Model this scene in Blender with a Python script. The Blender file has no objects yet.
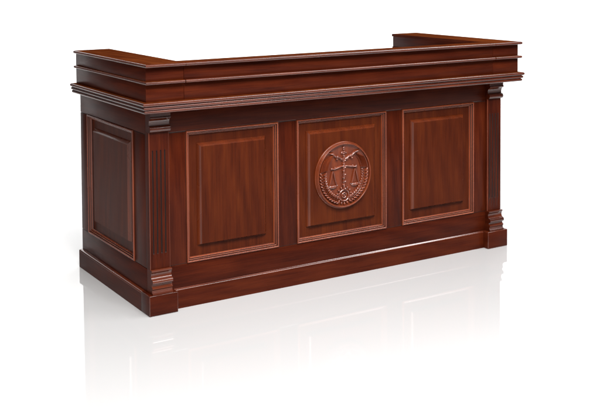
import bpy, bmesh, math, random
from mathutils import Vector, Matrix

scene = bpy.context.scene
random.seed(7)

# ------------------------------------------------------------------ camera
YAW, PITCH, ROLL = 0.53991, 0.04669, 0.0072
cam_data = bpy.data.cameras.new("camera")
cam = bpy.data.objects.new("camera", cam_data)
scene.collection.objects.link(cam)
f0 = Vector((math.sin(YAW), math.cos(YAW), 0))
r0 = Vector((math.cos(YAW), -math.sin(YAW), 0))
up = Vector((0, 0, 1))
U = up * math.cos(PITCH) + f0 * math.sin(PITCH)
F_ = f0 * math.cos(PITCH) - up * math.sin(PITCH)
X = r0 * math.cos(ROLL) - U * math.sin(ROLL)
Y = r0 * math.sin(ROLL) + U * math.cos(ROLL)
Z = -F_
m = Matrix(((X.x, Y.x, Z.x, -1.7615), (X.y, Y.y, Z.y, -3.9928), (X.z, Y.z, Z.z, 1.5181), (0, 0, 0, 1)))
cam.matrix_world = m
cam_data.sensor_width = 36
cam_data.lens = 1011.32 / 600 * 36
cam_data.shift_x = 0.0444
cam_data.shift_y = -0.3293
cam_data.clip_end = 200
scene.camera = cam

# ------------------------------------------------------------------ light
world = bpy.data.worlds.new("World")
scene.world = world
world.use_nodes = True
bg = world.node_tree.nodes["Background"]
bg.inputs[0].default_value = (0.97, 0.98, 1.0, 1)
bg.inputs[1].default_value = 0.06


def area(name, loc, target, size, power, col=(1, 1, 1), size_y=None):
    l = bpy.data.lights.new(name, 'AREA')
    l.energy = power
    l.color = col
    l.size = size
    if size_y:
        l.shape = 'RECTANGLE'
        l.size_y = size_y
    o = bpy.data.objects.new(name, l)
    scene.collection.objects.link(o)
    o.location = loc
    d = Vector(target) - Vector(loc)
    o.rotation_euler = d.to_track_quat('-Z', 'Y').to_euler()
    return o


area("added_overhead_fill", (-0.3, -2.7, 4.0), (-0.3, -2.4, 0), 3.2, 370, size_y=1.1)  # added lamp, whitens the floor in front so the reflection fades
area("added_strip_light", (3.7, -2.3, 4.4), (2.0, -0.6, 0.6), 4.2, 210, size_y=0.8)  # added lamp, draws highlight lines along the front beads
area("softbox_key", (-1.0, -4.9, 5.0), (1.0, 0, 0.5), 1.0, 270, (1.0, 0.96, 0.91))
area("added_left_fill", (-4.4, -2.3, 2.6), (0, 0.3, 0.55), 1.2, 60, (1.0, 0.95, 0.90))  # added lamp, warms the left end and brightens its bevels
area("added_backdrop_light", (3.4, 4.6, 6.5), (4.8, 7.6, 0.8), 7.0, 780, size_y=3)  # added lamp, turns the backdrop white

scene.view_settings.view_transform = 'Standard'
scene.view_settings.look = 'None'
scene.view_settings.exposure = 0.0
scene.view_settings.gamma = 1.0

# ------------------------------------------------------------------ materials


def new_mat(name):
    mt = bpy.data.materials.new(name)
    mt.use_nodes = True
    return mt, mt.node_tree, mt.node_tree.nodes["Principled BSDF"]


def wood(name, axis, dark, mid, light, rough=0.34, spec=0.07, coat=0.04, coat_rough=0.10):
    """Stained and lacquered hardwood, the grain runs along `axis`."""
    mt, nt, bs = new_mat(name)
    N, L = nt.nodes, nt.links
    tc = N.new('ShaderNodeTexCoord')
    att = N.new('ShaderNodeAttribute')
    att.attribute_name = "board"
    off = N.new('ShaderNodeVectorMath'); off.operation = 'SCALE'
    off.inputs[3].default_value = 7.3
    L.new(att.outputs['Vector'], off.inputs[0])
    add = N.new('ShaderNodeVectorMath'); add.operation = 'ADD'
    L.new(tc.outputs['Object'], add.inputs[0]); L.new(off.outputs[0], add.inputs[1])

    def stretched(across, along):
        mp = N.new('ShaderNodeMapping')
        s = [across] * 3
        s[axis] = along
        mp.inputs['Scale'].default_value = s
        L.new(add.outputs[0], mp.inputs[0])
        return mp
    m1 = stretched(26, 2.2)
    n1 = N.new('ShaderNodeTexNoise'); n1.inputs['Scale'].default_value = 1.0
    n1.inputs['Detail'].default_value = 5; n1.inputs['Roughness'].default_value = 0.6
    n1.inputs['Distortion'].default_value = 0.8
    L.new(m1.outputs[0], n1.inputs[0])
    m2 = stretched(170, 7)
    n2 = N.new('ShaderNodeTexNoise'); n2.inputs['Scale'].default_value = 1.0
    n2.inputs['Detail'].default_value = 4; n2.inputs['Roughness'].default_value = 0.65
    L.new(m2.outputs[0], n2.inputs[0])
    m3 = stretched(170, 5)
    n3 = N.new('ShaderNodeTexNoise'); n3.inputs['Scale'].default_value = 1.0
    n3.inputs['Detail'].default_value = 2
    L.new(m3.outputs[0], n3.inputs[0])
    n4 = N.new('ShaderNodeTexNoise'); n4.inputs['Scale'].default_value = 4.5
    n4.inputs['Detail'].default_value = 3
    L.new(add.outputs[0], n4.inputs[0])
    # flame figure
    m5 = stretched(5.0, 0.8)
    wv = N.new('ShaderNodeTexWave'); wv.wave_type = 'BANDS'
    wv.bands_direction = 'DIAGONAL'
    wv.inputs['Scale'].default_value = 1.6
    wv.inputs['Distortion'].default_value = 9.0
    wv.inputs['Detail'].default_value = 3.0
    wv.inputs['Detail Scale'].default_value = 1.0
    L.new(m5.outputs[0], wv.inputs[0])

    def mth(op, a, b):
        q = N.new('ShaderNodeMath'); q.operation = op
        for i, v in enumerate((a, b)):
            if isinstance(v, (int, float)):
                q.inputs[i].default_value = v
            else:
                L.new(v, q.inputs[i])
        return q.outputs[0]
    s = mth('MULTIPLY', n1.outputs[0], 0.28)
    s = mth('ADD', s, mth('MULTIPLY', n2.outputs[0], 0.38))
    s = mth('ADD', s, mth('MULTIPLY', wv.outputs['Fac'], 0.10))
    s = mth('ADD', s, mth('MULTIPLY', n4.outputs[0], 0.24))
    sep = N.new('ShaderNodeSeparateXYZ'); L.new(att.outputs['Vector'], sep.inputs[0])
    s = mth('ADD', s, mth('MULTIPLY', mth('SUBTRACT', sep.outputs[0], 0.5), 0.10))
    cr = N.new('ShaderNodeValToRGB')
    cr.color_ramp.elements[0].position = 0.34
    cr.color_ramp.elements[0].color = (*dark, 1)
    cr.color_ramp.elements[1].position = 0.66
    cr.color_ramp.elements[1].color = (*light, 1)
    e = cr.color_ramp.elements.new(0.49); e.color = (*mid, 1)
    L.new(s, cr.inputs[0])
    # pores
    pr = N.new('ShaderNodeMapRange')
    pr.inputs[1].default_value = 0.33; pr.inputs[2].default_value = 0.50
    pr.inputs[3].default_value = 0.80; pr.inputs[4].default_value = 1.0
    L.new(n3.outputs[0], pr.inputs[0])
    mx = N.new('ShaderNodeMix'); mx.data_type = 'RGBA'; mx.blend_type = 'MULTIPLY'
    mx.inputs[0].default_value = 1.0
    L.new(cr.outputs[0], mx.inputs[6]); L.new(pr.outputs[0], mx.inputs[7])
    L.new(mx.outputs[2], bs.inputs['Base Color'])
    rr = N.new('ShaderNodeMapRange')
    rr.inputs[3].default_value = rough - 0.10; rr.inputs[4].default_value = rough + 0.14
    L.new(n4.outputs[0], rr.inputs[0]); L.new(rr.outputs[0], bs.inputs['Roughness'])
    bs.inputs['Specular IOR Level'].default_value = spec
    bs.inputs['Coat Weight'].default_value = coat
    bs.inputs['Coat Roughness'].default_value = coat_rough
    bp = N.new('ShaderNodeBump'); bp.inputs['Strength'].default_value = 0.05
    bp.inputs['Distance'].default_value = 0.0012
    L.new(n2.outputs[0], bp.inputs['Height']); L.new(bp.outputs[0], bs.inputs['Normal'])
    # lacquer orange peel
    n6 = N.new('ShaderNodeTexNoise'); n6.inputs['Scale'].default_value = 45
    L.new(tc.outputs['Object'], n6.inputs[0])
    b2 = N.new('ShaderNodeBump'); b2.inputs['Strength'].default_value = 0.03
    b2.inputs['Distance'].default_value = 0.002
    L.new(n6.outputs[0], b2.inputs['Height']); L.new(b2.outputs[0], bs.inputs['Coat Normal'])
    return mt


DK, MD, LT = (0.029, 0.0042, 0.0016), (0.046, 0.0068, 0.0022), (0.066, 0.0108, 0.0030)
WX = wood("mahogany_grain_x", 0, DK, MD, LT)
WY = wood("mahogany_grain_y", 1, DK, MD, LT)
WZ = wood("mahogany_grain_z", 2, DK, MD, LT)
FIELD = wood("mahogany_field", 2, (0.042, 0.0066, 0.0018), (0.059, 0.0098, 0.0023), (0.080, 0.0150, 0.0030))
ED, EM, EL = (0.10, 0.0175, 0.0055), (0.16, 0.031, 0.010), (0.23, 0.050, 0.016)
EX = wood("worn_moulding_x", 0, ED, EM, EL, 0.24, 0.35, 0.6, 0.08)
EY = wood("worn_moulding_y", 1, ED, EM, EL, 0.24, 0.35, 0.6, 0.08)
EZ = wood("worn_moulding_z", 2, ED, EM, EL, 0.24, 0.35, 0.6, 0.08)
CARVE = wood("carved_mahogany", 2, (0.085, 0.0135, 0.0035), (0.13, 0.0225, 0.005), (0.175, 0.034, 0.0075), 0.34, 0.25, 0.25, 0.15)
RELIEF = wood("polished_relief", 2, (0.085, 0.0135, 0.004), (0.13, 0.022, 0.006), (0.18, 0.034, 0.009), 0.28, 0.5, 0.7, 0.16)
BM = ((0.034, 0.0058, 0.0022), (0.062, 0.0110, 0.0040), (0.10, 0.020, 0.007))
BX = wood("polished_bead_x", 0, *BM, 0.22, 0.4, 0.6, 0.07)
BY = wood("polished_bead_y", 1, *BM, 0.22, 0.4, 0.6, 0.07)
TOP = wood("matte_top", 1, (0.040, 0.0082, 0.0028), (0.066, 0.0145, 0.0040), (0.10, 0.024, 0.006), 0.6, 0.0, 0.0)  # no shine on upward faces, keeps the white reflection off them
MATS = [WX, WY, WZ, EX, EY, EZ, FIELD, CARVE]

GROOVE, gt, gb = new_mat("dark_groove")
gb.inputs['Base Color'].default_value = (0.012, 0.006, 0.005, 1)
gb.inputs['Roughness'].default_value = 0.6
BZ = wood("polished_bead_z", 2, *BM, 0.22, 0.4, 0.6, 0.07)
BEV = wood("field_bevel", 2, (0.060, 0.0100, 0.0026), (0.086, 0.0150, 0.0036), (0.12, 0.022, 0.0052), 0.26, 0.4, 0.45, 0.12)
MATS += [GROOVE, BX, BY, TOP, RELIEF, BZ, BEV]

FLOOR, ft, fb = new_mat("white_gloss_floor")
fb.inputs['Base Color'].default_value = (0.50, 0.498, 0.500, 1)
fb.inputs['Roughness'].default_value = 0.045
fb.inputs['IOR'].default_value = 2.05
fb.inputs['Specular IOR Level'].default_value = 0.5
nz = ft.nodes.new('ShaderNodeTexNoise'); nz.inputs['Scale'].default_value = 3
mr = ft.nodes.new('ShaderNodeMapRange'); mr.inputs[3].default_value = 0.015; mr.inputs[4].default_value = 0.04
tcf = ft.nodes.new('ShaderNodeTexCoord')
ft.links.new(tcf.outputs['Object'], nz.inputs[0])
ft.links.new(nz.outputs[0], mr.inputs[0]); ft.links.new(mr.outputs[0], fb.inputs['Roughness'])

BACK, bt, bb = new_mat("white_backdrop_standin")  # surface of the added white sweep
bb.inputs['Base Color'].default_value = (0.9, 0.9, 0.9, 1)
bb.inputs['Roughness'].default_value = 0.9

# ------------------------------------------------------------------ helpers


class MB:
    """collects boards and mouldings of one part into a single mesh"""

    def __init__(self):
        self.bm = bmesh.new()
        self.lay = self.bm.faces.layers.float_vector.new("board")

    def _tag(self, faces, mat):
        v = (random.random(), random.random(), random.random())
        for f in faces:
            f[self.lay] = v
            if mat is not None:
                f.material_index = mat

    def box(self, x0, x1, y0, y1, z0, z1, mat, bev=0.0015, edge=None, seg=2):
        t = bmesh.new()
        vs = [t.verts.new((x, y, z)) for x in (x0, x1) for y in (y0, y1) for z in (z0, z1)]
        for q in ((0, 1, 3, 2), (4, 6, 7, 5), (0, 4, 5, 1), (2, 3, 7, 6), (0, 2, 6, 4), (1, 5, 7, 3)):
            t.faces.new([vs[i] for i in q])
        for f in t.faces:
            f.material_index = mat
        if bev:
            r = bmesh.ops.bevel(t, geom=list(t.edges), offset=bev, segments=seg, profile=0.5, affect='EDGES')
            if edge is not None:
                for f in r['faces']:
                    f.material_index = edge
        bmesh.ops.recalc_face_normals(t, faces=list(t.faces))
        self.merge(t)

    def merge(self, t):
        mp = {}
        for v in t.verts:
            mp[v] = self.bm.verts.new(v.co)
        nf = []
        for f in t.faces:
            g = self.bm.faces.new([mp[v] for v in f.verts])
            g.material_index = f.material_index
            nf.append(g)
        self._tag(nf, None)
        t.free()

    def rings(self, rings, mat, closed_ring=True, cap0=False, cap1=False, mats=None):
        """skin successive rings of points"""
        R = [[self.bm.verts.new(p) for p in r] for r in rings]
        out = []
        n = len(R[0])
        for a, b in zip(R, R[1:]):
            fs = []
            for i in range(n if closed_ring else n - 1):
                j = (i + 1) % n
                f = self.bm.faces.new((a[i], a[j], b[j], b[i]))
                f.material_index = mats[i] if mats else mat
                fs.append(f)
            out += fs
        if cap0:
            out.append(self.bm.faces.new(R[0])); out[-1].material_index = mat
        if cap1:
            out.append(self.bm.faces.new(R[-1])); out[-1].material_index = mat
        self._tag(out, None)

    def sweep(self, path, prof, matx, maty):
        """profile (out, z) along an open plan path, outward to the right-hand
        side; mitred corners, each leg a board of its own"""
        P = [Vector(p) for p in path]
        n = len(P)
        dirs = [(P[i + 1] - P[i]).normalized() for i in range(n - 1)]
        nor = [Vector((d.y, -d.x)) for d in dirs]
        miters = []
        for i in range(n):
            if i == 0:
                miters.append(nor[0])
            elif i == n - 1:
                miters.append(nor[-1])
            else:
                a, b = nor[i - 1], nor[i]
                s = (a + b)
                miters.append(s / (s.dot(a)))
        for i in range(n - 1):
            rs = []
            for k in (i, i + 1):
                rs.append([(P[k].x + miters[k].x * o, P[k].y + miters[k].y * o, z) for o, z in prof])
            mt = matx if abs(dirs[i].x) > abs(dirs[i].y) else maty
            self.rings(rs, mt, True, True, True)

    def build(self, name, parent=None, angle=35):
        me = bpy.data.meshes.new(name)
        bmesh.ops.recalc_face_normals(self.bm, faces=list(self.bm.faces))
        self.bm.to_mesh(me)
        self.bm.free()
        for mt in MATS:
            me.materials.append(mt)
        me.polygons.foreach_set('use_smooth', [True] * len(me.polygons))
        me.set_sharp_from_angle(angle=math.radians(angle))
        o = bpy.data.objects.new(name, me)
        scene.collection.objects.link(o)
        if parent:
            o.parent = parent
        return o


iWX, iWY, iWZ, iEX, iEY, iEZ, iF, iC, iG, iBX, iBY, iT, iR, iBZ, iBV = range(15)


def matte_top(o):
    """upper faces of the caps are rubbed satin"""
    for f in o.data.polygons:
        if f.normal.z > 0.97:
            f.material_index = iT

PI = math.pi

# ------------------------------------------------------------------ setting
fm = bpy.data.meshes.new("floor")
S = 14
fm.from_pydata([(-S + 1, -S, 0), (S + 1, -S, 0), (S + 1, S, 0), (-S + 1, S, 0)], [], [(0, 1, 2, 3)])
fm.materials.append(FLOOR)
floor = bpy.data.objects.new("floor", fm)
scene.collection.objects.link(floor)
floor["kind"] = "structure"

# added curved sweep, stands in for the blank white background
bm = bmesh.new()
prof = [(8.2, -0.002)]
for k in range(1, 13):
    a = k / 12 * PI / 2
    prof.append((8.2 + 1.6 * math.sin(a), -0.002 + 1.6 * (1 - math.cos(a))))
prof.append((9.8, 8.0))
cx, cy = 0.2, -1.5
rows = []
for k in range(0, 49):
    a = math.radians(4 + 93 * k / 48)
    rows.append([bm.verts.new((cx + r * math.cos(a), cy + r * math.sin(a), z)) for r, z in prof])
for a, b in zip(rows, rows[1:]):
    for i in range(len(prof) - 1):
        bm.faces.new((a[i], b[i], b[i + 1], a[i + 1]))
bme = bpy.data.meshes.new("backdrop")
bm.to_mesh(bme); bm.free()
bme.materials.append(BACK)
for p_ in bme.polygons:
    p_.use_smooth = True
backdrop = bpy.data.objects.new("backdrop", bme)
scene.collection.objects.link(backdrop)
backdrop["kind"] = "structure"

# ------------------------------------------------------------------ bench
W, D = 2.047, 0.839
FY = 0.015                    # plane of the front rails and stiles
ZP, ZB, ZT, ZC = 0.090, 0.193, 0.784, 0.889
root = bpy.data.objects.new("judge_bench", None)
scene.collection.objects.link(root)
root.location = (0, 0, 0)
root["label"] = "dark red-brown carved wooden judge's bench with raised panels and round scales emblem"
root["category"] = "bench"

# --- carcass: interior lining and worktop
b = MB()
b.box(0.045, W - 0.045, 0.050, 0.066, 0.02, 1.02, iWX)
b.box(0.022, 0.040, 0.045, D - 0.012, 0.02, 0.93, iWY)
b.box(W - 0.040, W - 0.022, 0.045, D - 0.012, 0.02, 0.93, iWY)
b.build("carcass", root)
b = MB()
b.box(0.043, W - 0.043, 0.068, D - 0.06, 0.735, 0.762, iWX, 0.004)
b.build("worktop", root)

# --- front frame of rails and stiles
panels = [(0.183, 0.662), (0.762, 1.292), (1.390, 1.869)]
b = MB()
xe0, xe1 = 0.090, W - 0.090
yb = FY + 0.024
b.box(xe0, xe1, FY, yb, ZT, 0.905, iWX, 0.0022, iBX)
b.box(xe0, xe1, FY, yb, 0.03, ZB, iWX, 0.0022, iBX)
st = [(xe0, panels[0][0]), (panels[0][1], panels[1][0]), (panels[1][1], panels[2][0]), (panels[2][1], xe1)]
for s0, s1 in st:
    b.box(s0, s1, FY, yb, ZB + 0.0012, ZT - 0.0012, iWZ, 0.0016, iG)
b.build("front_frame", root)

# --- side frames
sy0, sy1 = 0.169, 0.743


def side_frame(sgn):
    b = MB()
    x0, x1 = (0.0, 0.020) if sgn < 0 else (W - 0.020, W)
    b.box(x0, x1, 0.0365, D, ZT, 0.905, iWY, 0.0022)
    b.box(x0, x1, 0.0365, D, 0.03, ZB, iWY, 0.0022)
    b.box(x0, x1, 0.0365, sy0, ZB + 0.0012, ZT - 0.0012, iWZ, 0.0016, iG)
    b.box(x0, x1, sy1, D, ZB + 0.0012, ZT - 0.0012, iWZ, 0.0016, iG)
    b.build("side_frame", root)


side_frame(-1)
side_frame(1)


# --- panels
def arc_bead(d0, d1, base, h, n=6):
    """points of a half-round bead between inward distances d0..d1"""
    out = []
    for k in range(n + 1):
        a = PI * k / n
        out.append(((d0 + d1) / 2 - (d1 - d0) / 2 * math.cos(a), base + h * math.sin(a)))
    return out


def panel(to, u0, u1, v0, v1, mu):
    """to(u,v,h) -> world; mu = material for horizontal mouldings"""
    b = MB()
    # raised field with steep bevel
    prof = [(0.018, -0.0165), (0.0600, -0.0165), (0.0603, -0.0150), (0.0745, -0.0012), (0.0755, 0.0), (0.0775, 0.0)]
    mats = [iF, iF, iEZ, iEZ, iF]
    # the lower edge of the field is cut almost square
    low = lambda d: 0.0690 + (d - 0.0600) * 0.45 if d > 0.05 else d
    vs = []
    for d, h in prof:
        vs.append([b.bm.verts.new(to(u, v, h)) for u, v in ((u0 + d, v0 + low(d)), (u1 - d, v0 + low(d)), (u1 - d, v1 - d), (u0 + d, v1 - d))])
    bd = (random.random(), random.random(), random.random())
    for k in range(len(prof) - 1):
        for i in range(4):
            j = (i + 1) % 4
            f = b.bm.faces.new((vs[k][i], vs[k][j], vs[k + 1][j], vs[k + 1][i]))
            f.material_index = mats[k] if mats[k] != iEZ else iBV
            f[b.lay] = bd
    f = b.bm.faces.new(vs[-1]); f.material_index = iF; f[b.lay] = bd
    # back board, closes the panel behind
    ring = [b.bm.verts.new(to(u, v, -0.0215)) for u, v in ((u0 + .018, v0 + .018), (u1 - .018, v0 + .018), (u1 - .018, v1 - .018), (u0 + .018, v1 - .018))]
    f = b.bm.faces.new(ring[::-1]); f.material_index = iF; f[b.lay] = bd
    for i in range(4):
        j = (i + 1) % 4
        f = b.bm.faces.new((vs[0][i], ring[i], ring[j], vs[0][j])); f.material_index = iF; f[b.lay] = bd
    po = b.build("panel", root)
    # moulding
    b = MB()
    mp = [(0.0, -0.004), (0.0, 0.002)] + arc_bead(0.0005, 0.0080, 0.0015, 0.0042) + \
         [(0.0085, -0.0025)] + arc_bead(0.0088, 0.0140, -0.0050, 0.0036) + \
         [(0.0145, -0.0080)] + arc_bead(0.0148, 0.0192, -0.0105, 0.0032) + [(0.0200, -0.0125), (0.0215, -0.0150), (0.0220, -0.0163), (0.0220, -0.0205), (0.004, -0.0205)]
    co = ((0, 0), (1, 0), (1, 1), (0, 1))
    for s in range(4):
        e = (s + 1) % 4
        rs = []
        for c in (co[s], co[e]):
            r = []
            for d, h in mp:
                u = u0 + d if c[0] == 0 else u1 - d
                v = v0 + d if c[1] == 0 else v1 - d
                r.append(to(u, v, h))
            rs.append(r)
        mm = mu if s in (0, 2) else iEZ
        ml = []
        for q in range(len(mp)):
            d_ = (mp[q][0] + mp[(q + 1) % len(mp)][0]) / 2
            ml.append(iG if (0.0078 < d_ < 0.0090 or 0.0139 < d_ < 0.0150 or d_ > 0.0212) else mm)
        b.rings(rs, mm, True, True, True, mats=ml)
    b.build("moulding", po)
    return po


front = lambda u, v, h: (u, FY - h, v)
left = lambda u, v, h: (-h, u, v)
right = lambda u, v, h: (W + h, u, v)
for u0, u1 in panels:
    panel(front, u0 + .0006, u1 - .0006, ZB + .0006, ZT - .0006, iEX)
panel(left, sy0 + .0006, sy1 - .0006, ZB + .0006, ZT - .0006, iEY)
panel(right, sy0 + .0006, sy1 - .0006, ZB + .0006, ZT - .0006, iEY)


# --- corner pilasters
def grooved_front(b, x0, x1, y0, y1, z0, z1, flutes, fz0, fz1):
    """pilaster board with stopped V/U flutes cut in its front face (y0)"""
    bv = 0.002
    fw, fd = 0.0058, 0.006
    xs = sorted([x0 + bv] + [c + s * fw / 2 for c in flutes for s in (-1, 1)] + [x1 - bv])
    zs = [z0, fz0, fz1, z1]
    t = bmesh.new()

    def quad(pts, mi):
        f = t.faces.new([t.verts.new(p) for p in pts]); f.material_index = mi
    for i in range(len(xs) - 1):
        isf = i % 2 == 1
        for k in range(3):
            if isf and k == 1:
                a, c = xs[i], xs[i + 1]
                mid = (a + c) / 2
                n = 6
                pr = [(a + (c - a) * q / n, y0 + fd * math.sin(PI * q / n) ** 0.6) for q in range(n + 1)]
                r = (c - a) / 2
                for (xa, ya), (xb, yb2) in zip(pr, pr[1:]):
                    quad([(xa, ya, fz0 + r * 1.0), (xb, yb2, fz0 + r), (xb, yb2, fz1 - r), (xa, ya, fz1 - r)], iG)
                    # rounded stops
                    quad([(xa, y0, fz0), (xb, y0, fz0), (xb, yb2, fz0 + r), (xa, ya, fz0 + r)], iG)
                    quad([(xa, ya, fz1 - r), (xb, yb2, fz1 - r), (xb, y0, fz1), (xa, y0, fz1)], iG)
            else:
                quad([(xs[i], y0, zs[k]), (xs[i + 1], y0, zs[k]), (xs[i + 1], y0, zs[k + 1]), (xs[i], y0, zs[k + 1])], iWZ)
    # edges, sides, back, ends
    for xa, s in ((x0, 1), (x1, -1)):
        for q in range(3):
            a0, a1 = q / 3 * PI / 2, (q + 1) / 3 * PI / 2
            p0 = (xa + s * bv * (1 - math.sin(a0)), y0 + bv * (1 - math.cos(a0)))
            p1 = (xa + s * bv * (1 - math.sin(a1)), y0 + bv * (1 - math.cos(a1)))
            quad([(p0[0], p0[1], z0), (p1[0], p1[1], z0), (p1[0], p1[1], z1), (p0[0], p0[1], z1)], iEZ)
        quad([(xa, y0 + bv, z0), (xa, y1, z0), (xa, y1, z1), (xa, y0 + bv, z1)], iWZ)
    quad([(x0, y1, z0), (x1, y1, z0), (x1, y1, z1), (x0, y1, z1)], iWZ)
    quad([(x0, y0 + bv, z0), (x1, y0 + bv, z0), (x1, y1, z0), (x0, y1, z0)], iWZ)
    quad([(x0, y0 + bv, z1), (x1, y0 + bv, z1), (x1, y1, z1), (x0, y1, z1)], iWZ)
    bmesh.ops.remove_doubles(t, verts=list(t.verts), dist=1e-5)
    bmesh.ops.recalc_face_normals(t, faces=list(t.faces))
    b.merge(t)


def half_wrap(b, x0, x1, prof, mat):
    """horizontal moulding wrapping the front and both flanks of a pilaster;
    prof = (projection, z) measured from the pilaster faces"""
    yb_ = 0.034
    rings = []
    for p, z in prof:
        q = 0.0003
        rings.append([(x0 - q, yb_, z), (x0 - q, -p, z), (x1 + q, -p, z), (x1 + q, yb_, z)])
    b.rings(rings, mat, True, True, True, mats=[iWY, mat, iWY, iWY])


def pilaster(x0, x1):
    b = MB()
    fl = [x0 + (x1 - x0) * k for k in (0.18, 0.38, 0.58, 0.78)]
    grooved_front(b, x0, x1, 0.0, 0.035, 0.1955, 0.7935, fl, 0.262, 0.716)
    po = b.build("pilaster", root)
    # capital
    b = MB()
    pr = [(0.0, 0.7940)]
    for k in range(9):
        a = -PI / 2 + PI * k / 8
        pr.append((0.0045 + 0.0135 * math.cos(a), 0.8090 + 0.0140 * math.sin(a)))
    pr += [(0.0030, 0.8235), (0.0025, 0.835), (0.0050, 0.845), (0.0110, 0.852), (0.0185, 0.8560), (0.0205, 0.8575), (0.0212, 0.8610), (0.0200, 0.8640), (0.0170, 0.8650), (0.0170, 0.8885)]
    half_wrap(b, x0, x1, pr, iBX)
    b.build("capital", po)
    # base moulding
    b = MB()
    pr = [(0.0, 0.1950), (0.0110, 0.1950), (0.0145, 0.1930), (0.0145, 0.1885), (0.0110, 0.1850), (0.0070, 0.1770), (0.0065, 0.1700), (0.0090, 0.1620), (0.0130, 0.1575)]
    for k in range(9):
        a = PI / 2 - PI * k / 8
        pr.append((0.0150 + 0.0110 * math.cos(a), 0.1450 + 0.0110 * math.sin(a)))
    pr += [(0.0140, 0.1330), (0.0130, 0.1270), (0.0150, 0.1230), (0.0205, 0.1205), (0.0215, 0.1165), (0.0200, 0.1130), (0.0165, 0.1090), (0.0170, 0.1010), (0.0230, 0.0960), (0.0240, 0.0905)]
    half_wrap(b, x0, x1, pr, iBX)
    b.build("base_moulding", po)
    # plinth block
    b = MB()
    bx0, bx1 = (x0 - 0.019, x0 + 0.117) if x0 < 1 else (x1 - 0.117, x1 + 0.021)
    b.box(bx0, bx1, -0.031, 0.062, 0.0, ZP, iWX, 0.003, iBX, 3)
    b.build("plinth_block", po)
    # corner stock behind the pilaster, seen on the flank
    return po


pilaster(0.0, 0.096)
pilaster(W - 0.096, W)

# --- plinth boards between and beside the blocks
b = MB()
pp = [(-0.012, 0.0), (0.010, 0.0), (0.010, 0.078), (0.0095, 0.082), (0.0075, 0.0850), (0.0045, 0.0868), (0.0020, 0.0895), (-0.012, 0.0895)]
b.sweep([(0.1175, FY), (W - 0.1175, FY)], pp, iWX, iWY)
pps = [(-0.012, 0.0), (0.018, 0.0), (0.018, 0.081), (0.0172, 0.0845), (0.0145, 0.0870), (0.010, 0.0885), (0.004, 0.0895), (-0.012, 0.0895)]
b.sweep([(0, D), (0, 0.0635)], pps, iWX, iWY)
b.sweep([(W, 0.0635), (W, D)], pps, iWX, iWY)
po = b.build("plinth", root)
for f in po.data.polygons:       # the polished ogee along the top
    if f.normal.z > 0.15 and f.center.z > 0.07:
        f.material_index = iBX if abs(f.normal.y) > abs(f.normal.x) else iBY

# --- cornice of three stacked beads
b = MB()
cp = [(-0.004, 0.8893), (0.042, 0.8893), (0.046, 0.8905)]


def bead_out(base, z0, z1, r, n=7):
    out = []
    for k in range(n + 1):
        a = -PI / 2 + PI * k / n
        out.append((base + r * math.cos(a), (z0 + z1) / 2 + (z1 - z0) / 2 * math.sin(a)))
    return out


cp += bead_out(0.0545, 0.8905, 0.9045, 0.0058)
cp += [(0.0550, 0.9052)]
cp += bead_out(0.0580, 0.9060, 0.9200, 0.0062)
cp += [(0.0590, 0.9207)]
cp += bead_out(0.0615, 0.9215, 0.9378, 0.0078)
cp += [(0.030, 0.9380), (-0.004, 0.9380)]
DC = 0.777
EXT = 0.036                      # the front overhangs further than the sides
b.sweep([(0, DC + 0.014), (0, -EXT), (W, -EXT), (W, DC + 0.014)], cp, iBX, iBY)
# soffit board over the front rail, behind the beads
b.box(0.002, W - 0.002, -EXT + 0.005, 0.040, 0.8900, 0.9370, iWX)
matte_top(b.build("cornice", root))

# --- crown: front beam and two wings
ZN2, ZTOP = 1.0266, 1.100
xb, yf = 0.045, -0.079          # band faces
xc, yc = 0.0548, -0.103        # cap nosing
wi = 0.133                      # inner face of the wings
cap_t = 0.0150
nos_t = 0.0140
BK = -0.006                    # back of the front beam


def nosing_prof(z1, t, out):
    """rounded nosing; out = projection"""
    pr = [(-0.02, z1 - t), (out - t * 0.45, z1 - t)]
    for k in range(1, 8):
        a = -PI / 2 + PI * k / 8
        pr.append((out - t * 0.45 + t * 0.45 * math.cos(a), z1 - t / 2 + t / 2 * math.sin(a)))
    pr += [(out - t * 0.45, z1), (-0.02, z1)]
    return pr


def crown_front():
    b = MB()
    x0, x1 = wi + 0.0006, W - wi - 0.0006
    b.box(x0, x1, yf, BK, 0.9385, ZN2 - nos_t - 0.0003, iWX, 0.0014)
    b.box(x0, x1, yf, BK, ZN2 + 0.0005, ZTOP - cap_t - 0.0005, iWX, 0.0014)
    o = b.build("crown_beam", root)
    b = MB()
    b.sweep([(x0, yf), (x1, yf)], [(p if p > -0.01 else -(BK - yf), z) for p, z in nosing_prof(ZTOP, cap_t, yf - yc)], iBX, iBY)
    matte_top(b.build("cap", o))
    b = MB()
    b.sweep([(x0, yf), (x1, yf)], [(p if p > -0.01 else -0.05, z) for p, z in nosing_prof(ZN2, nos_t, (yf - yc) - 0.001)], iBX, iBY)
    b.build("nosing", o)


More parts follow.
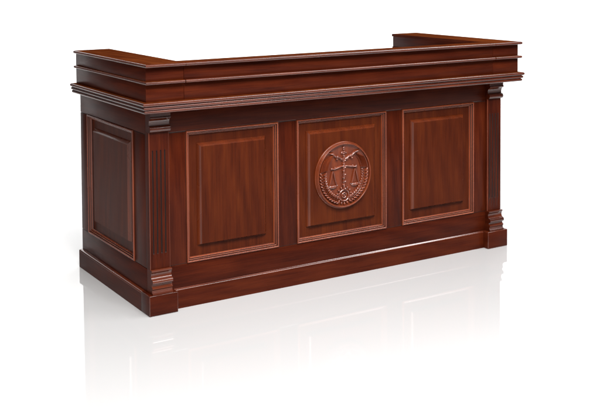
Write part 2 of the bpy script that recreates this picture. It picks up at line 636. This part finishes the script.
def crown_wing(sgn):
    # mirrored about the middle of the bench
    def X_(x):
        return x if sgn < 0 else W - x
    b = MB()

    def bx(x0, x1, *a, **k):
        p, q = sorted((X_(x0), X_(x1)))
        b.box(p, q, *a, **k)
    bx(-xb, wi - 0.0006, yf, DC - 0.010, 0.9385, ZN2 - nos_t - 0.0003, iWY, 0.0014)
    bx(-xb, wi - 0.0006, yf, DC - 0.010, ZN2 + 0.0005, ZTOP - cap_t - 0.0005, iWY, 0.0014)
    bx(wi - 0.02, wi - 0.0008, 0.07, DC - 0.012, 0.7625, 0.9380, iWY, 0.0014)
    o = b.build("crown_wing", root)
    for f in o.data.polygons:    # the front ends show lengthwise grain
        if f.normal.y < -0.9:
            f.material_index = iWX

    def slab(name, z1, t, inset, inner):
        """board with rounded nosing on outer side and front, square inside"""
        bb_ = MB()
        ox, oy = xc - inset, -yc - inset
        rings = []
        n = 8
        for k in range(n + 1):
            a = -PI / 2 + PI * k / n
            e = t * 0.45 * (1 - math.cos(a))
            z = z1 - t / 2 + t / 2 * math.sin(a)
            pts = [(-ox + e, -oy + e), (inner, -oy + e), (inner, DC - e * 0.4), (-ox + e, DC - e * 0.4)]
            pts = [(X_(x), y, z) for x, y in pts]
            rings.append(pts)
        bb_.rings(rings, iEY, True, False, False, mats=[iBX, iWY, iBX, iBY])
        for r, flip in ((rings[0], 1), (rings[-1], 0)):
            f = bb_.bm.faces.new([bb_.bm.verts.new(p) for p in r])
            f.material_index = iT
            f[bb_.lay] = (random.random(), random.random(), random.random())
        bmesh.ops.remove_doubles(bb_.bm, verts=list(bb_.bm.verts), dist=1e-6)
        matte_top(bb_.build(name, o))
    slab("cap", ZTOP, cap_t, 0.0, wi - 0.0006)
    slab("nosing", ZN2, nos_t, 0.001, wi - 0.004)


crown_front()
crown_wing(-1)
crown_wing(1)

# ------------------------------------------------------------------ emblem
MC, MZ, MR = 1.0255, 0.4945, 0.1635
H0 = 0.0002                      # plane of the raised field


def med(u, v, h):
    return (MC + u * MR, FY - H0 - h, MZ + v * MR)


b = MB()
pr = [(1.0, -0.001), (1.0, 0.0045), (0.994, 0.0065), (0.984, 0.0070), (0.980, 0.0075), (0.979, 0.0115), (0.973, 0.0135), (0.964, 0.0138), (0.960, 0.0145), (0.959, 0.0180),
      (0.950, 0.0205), (0.936, 0.0210), (0.922, 0.0200), (0.916, 0.0170), (0.914, 0.0095), (0.895, 0.0078), (0.60, 0.0085), (0.30, 0.0090), (0.04, 0.0092)]
NS = 96
rings = [[med(r * math.cos(2 * PI * k / NS), r * math.sin(2 * PI * k / NS), h) for k in range(NS)] for r, h in pr]
b.rings(rings, iC, True, False, True)
medal = b.build("medallion", root, 50)
medal["label"] = "round carved emblem of scales, column, gear and wheat ears"
HB = 0.0092
RH = 0.80                        # relief depth


def blob(b, u, v, ru, rv, rh, rot=0.0, h=HB, nu=10, nv=6):
    rr = []
    for i in range(1, nv):
        th = PI * i / nv
        ring = []
        for k in range(nu):
            ph = 2 * PI * k / nu
            a, c = ru * math.sin(th) * math.cos(ph), rv * math.cos(th)
            hh = RH * rh * math.sin(th) * math.sin(ph)
            ring.append(med(u + a * math.cos(rot) - c * math.sin(rot), v + a * math.sin(rot) + c * math.cos(rot), h + hh))
        rr.append(ring)
    b.rings(rr, iR, True, True, True)


def strip(b, pts, h=HB, nu=8):
    """tube through (u, v, radius, height) points"""
    rr = []
    for i, (u, v, r, hh) in enumerate(pts):
        p = pts[max(0, i - 1)]; q = pts[min(len(pts) - 1, i + 1)]
        d = Vector((q[0] - p[0], q[1] - p[1])).normalized()
        n = Vector((-d.y, d.x))
        rr.append([med(u + n.x * r * math.cos(2 * PI * k / nu), v + n.y * r * math.cos(2 * PI * k / nu), h + RH * hh * math.sin(2 * PI * k / nu)) for k in range(nu)])
    b.rings(rr, iR, True, True, True)


# column with ball finial and cloud capital
b = MB()
blob(b, 0, 0.815, 0.048, 0.042, 0.009)
blob(b, 0, 0.755, 0.035, 0.03, 0.007)
blob(b, 0, 0.690, 0.105, 0.026, 0.008)
blob(b, -0.075, 0.665, 0.045, 0.032, 0.008, 0.5)
blob(b, 0.075, 0.665, 0.045, 0.032, 0.008, -0.5)
blob(b, 0, 0.640, 0.065, 0.034, 0.010)
blob(b, 0, 0.570, 0.05, 0.05, 0.009)
cpts = []
for k in range(25):
    v = 0.60 - k * 1.02 / 24
    cpts.append((0.010 * math.sin(k * 1.3), v, 0.044 + 0.008 * math.sin(k * 2.1), 0.0120 + 0.003 * math.cos(k * 2.1)))
strip(b, cpts)
for k in range(9):
    blob(b, 0.018 * (-1) ** k, 0.44 - k * 0.105, 0.056, 0.036, 0.0160, 0.6 * (-1) ** k)
# scrolled dragon arms rising either side of the column
for s in (-1, 1):
    arm = [(0.02, 0.47, .04, .008), (0.11, 0.50, .046, .010), (0.18, 0.56, .035, .009), (0.25, 0.555, .050, .011), (0.33, 0.605, .036, .009), (0.40, 0.665, .038, .010), (0.47, 0.675, .026, .008), (0.56, 0.70, .012, .005)]
    strip(b, [(s * u, v, r * 1.15, hh * 1.3) for u, v, r, hh in arm])
    for u, v, r in ((0.10, 0.49, .045), (0.235, 0.565, .055), (0.27, 0.50, .035), (0.39, 0.655, .045)):
        blob(b, s * u, v, r * 1.2, r * 0.9, 0.0165, s * 0.6)
b.build("column_relief", medal, 50)

# scales
b = MB()
bm_pts = []
for k in range(21):
    t = -1 + k / 10
    bm_pts.append((t * 0.43, 0.235 + 0.03 * math.cos(t * PI) + 0.012, 0.026 + 0.012 * abs(math.cos(t * 5)), 0.012))
strip(b, bm_pts)
blob(b, 0, 0.27, 0.075, 0.055, 0.013)
for s in (-1, 1):
    blob(b, s * 0.44, 0.225, 0.050, 0.043, 0.012)
    blob(b, s * 0.32, 0.255, 0.036, 0.030, 0.010)
    c = s * 0.40
    for q in (-1, 1):
        strip(b, [(c + q * 0.01, 0.16, 0.024, 0.011), (c + q * 0.065, -0.06, 0.027, 0.012), (c + q * 0.125, -0.275, 0.024, 0.011)])
    rim = [(c - 0.175, -0.275, .018, .006), (c - 0.09, -0.290, .026, .009), (c, -0.296, .028, .010), (c + 0.09, -0.290, .026, .009), (c + 0.175, -0.275, .018, .006)]
    strip(b, rim)
    blob(b, c, -0.315, 0.165, 0.055, 0.013)
b.build("scales_relief", medal, 50)

# gear
b = MB()
gu, gv = 0.0, -0.60
n = 64
for r0_, r1_, hh in ((0.205, 0.135, 0.020), (0.100, 0.045, 0.016)):
    rr = []
    for k in range(n + 1):
        a = 2 * PI * k / n
        ring = []
        rc, rw = (r0_ + r1_) / 2, (r0_ - r1_) / 2
        for q in range(8):
            e = 2 * PI * q / 8
            r = rc + rw * math.cos(e)
            ring.append(med(gu + r * math.cos(a), gv + r * math.sin(a), HB + hh * 0.42 * math.sin(e)))
        rr.append(ring)
    b.rings(rr, iR, True)
for k in range(14):
    a = 2 * PI * (k + 0.5) / 14
    blob(b, gu + 0.245 * math.cos(a), gv + 0.245 * math.sin(a), 0.048, 0.032, 0.0135, a)
blob(b, gu, gv, 0.035, 0.035, 0.009)
b.build("gear_relief", medal, 50)

# wheat ears: two rows of grains and a fan of awns
for s in (-1, 1):
    b = MB()
    stem = []
    for k in range(15):
        a = math.radians(262 - k * 5.9)
        stem.append((-s * 0.75 * math.cos(a), 0.75 * math.sin(a), 0.016, 0.008))
    strip(b, stem)
    NG = 13
    for k in range(NG):
        a = math.radians(252 - k * (252 - 172) / (NG - 1))
        for row, rad in enumerate((0.675, 0.825)):
            aa = a + (0.03 if row else 0)
            u, v = -s * rad * math.cos(aa), rad * math.sin(aa)
            tang = math.atan2(math.cos(aa), s * math.sin(aa))
            tilt = (0.62 if row == 0 else -0.62)
            # grains point up the ear, splayed to either side
            dirv = math.atan2(-math.cos(aa), -s * math.sin(aa) * -1)
            du, dv = (-s * math.sin(aa), -math.cos(aa))
            ang = math.atan2(dv, du) - PI / 2 + s * tilt
            blob(b, u, v, 0.034, 0.082, 0.0150, ang)
    # awns
    for k in range(6):
        t = k / 5
        p0 = (s * (0.83 - 0.22 * t), 0.16 + 0.03 * t)
        p2 = (s * (0.70 - 0.32 * t), 0.50 + 0.14 * t)
        p1 = (s * (0.79 - 0.23 * t), 0.36 + 0.08 * t)
        pts = []
        for q in range(7):
            w = q / 6
            u = (1 - w) ** 2 * p0[0] + 2 * w * (1 - w) * p1[0] + w * w * p2[0]
            v = (1 - w) ** 2 * p0[1] + 2 * w * (1 - w) * p1[1] + w * w * p2[1]
            pts.append((u, v, 0.0185 - 0.005 * w, 0.0150 - 0.004 * w))
        strip(b, pts)
    b.build("wheat_relief", medal, 50)
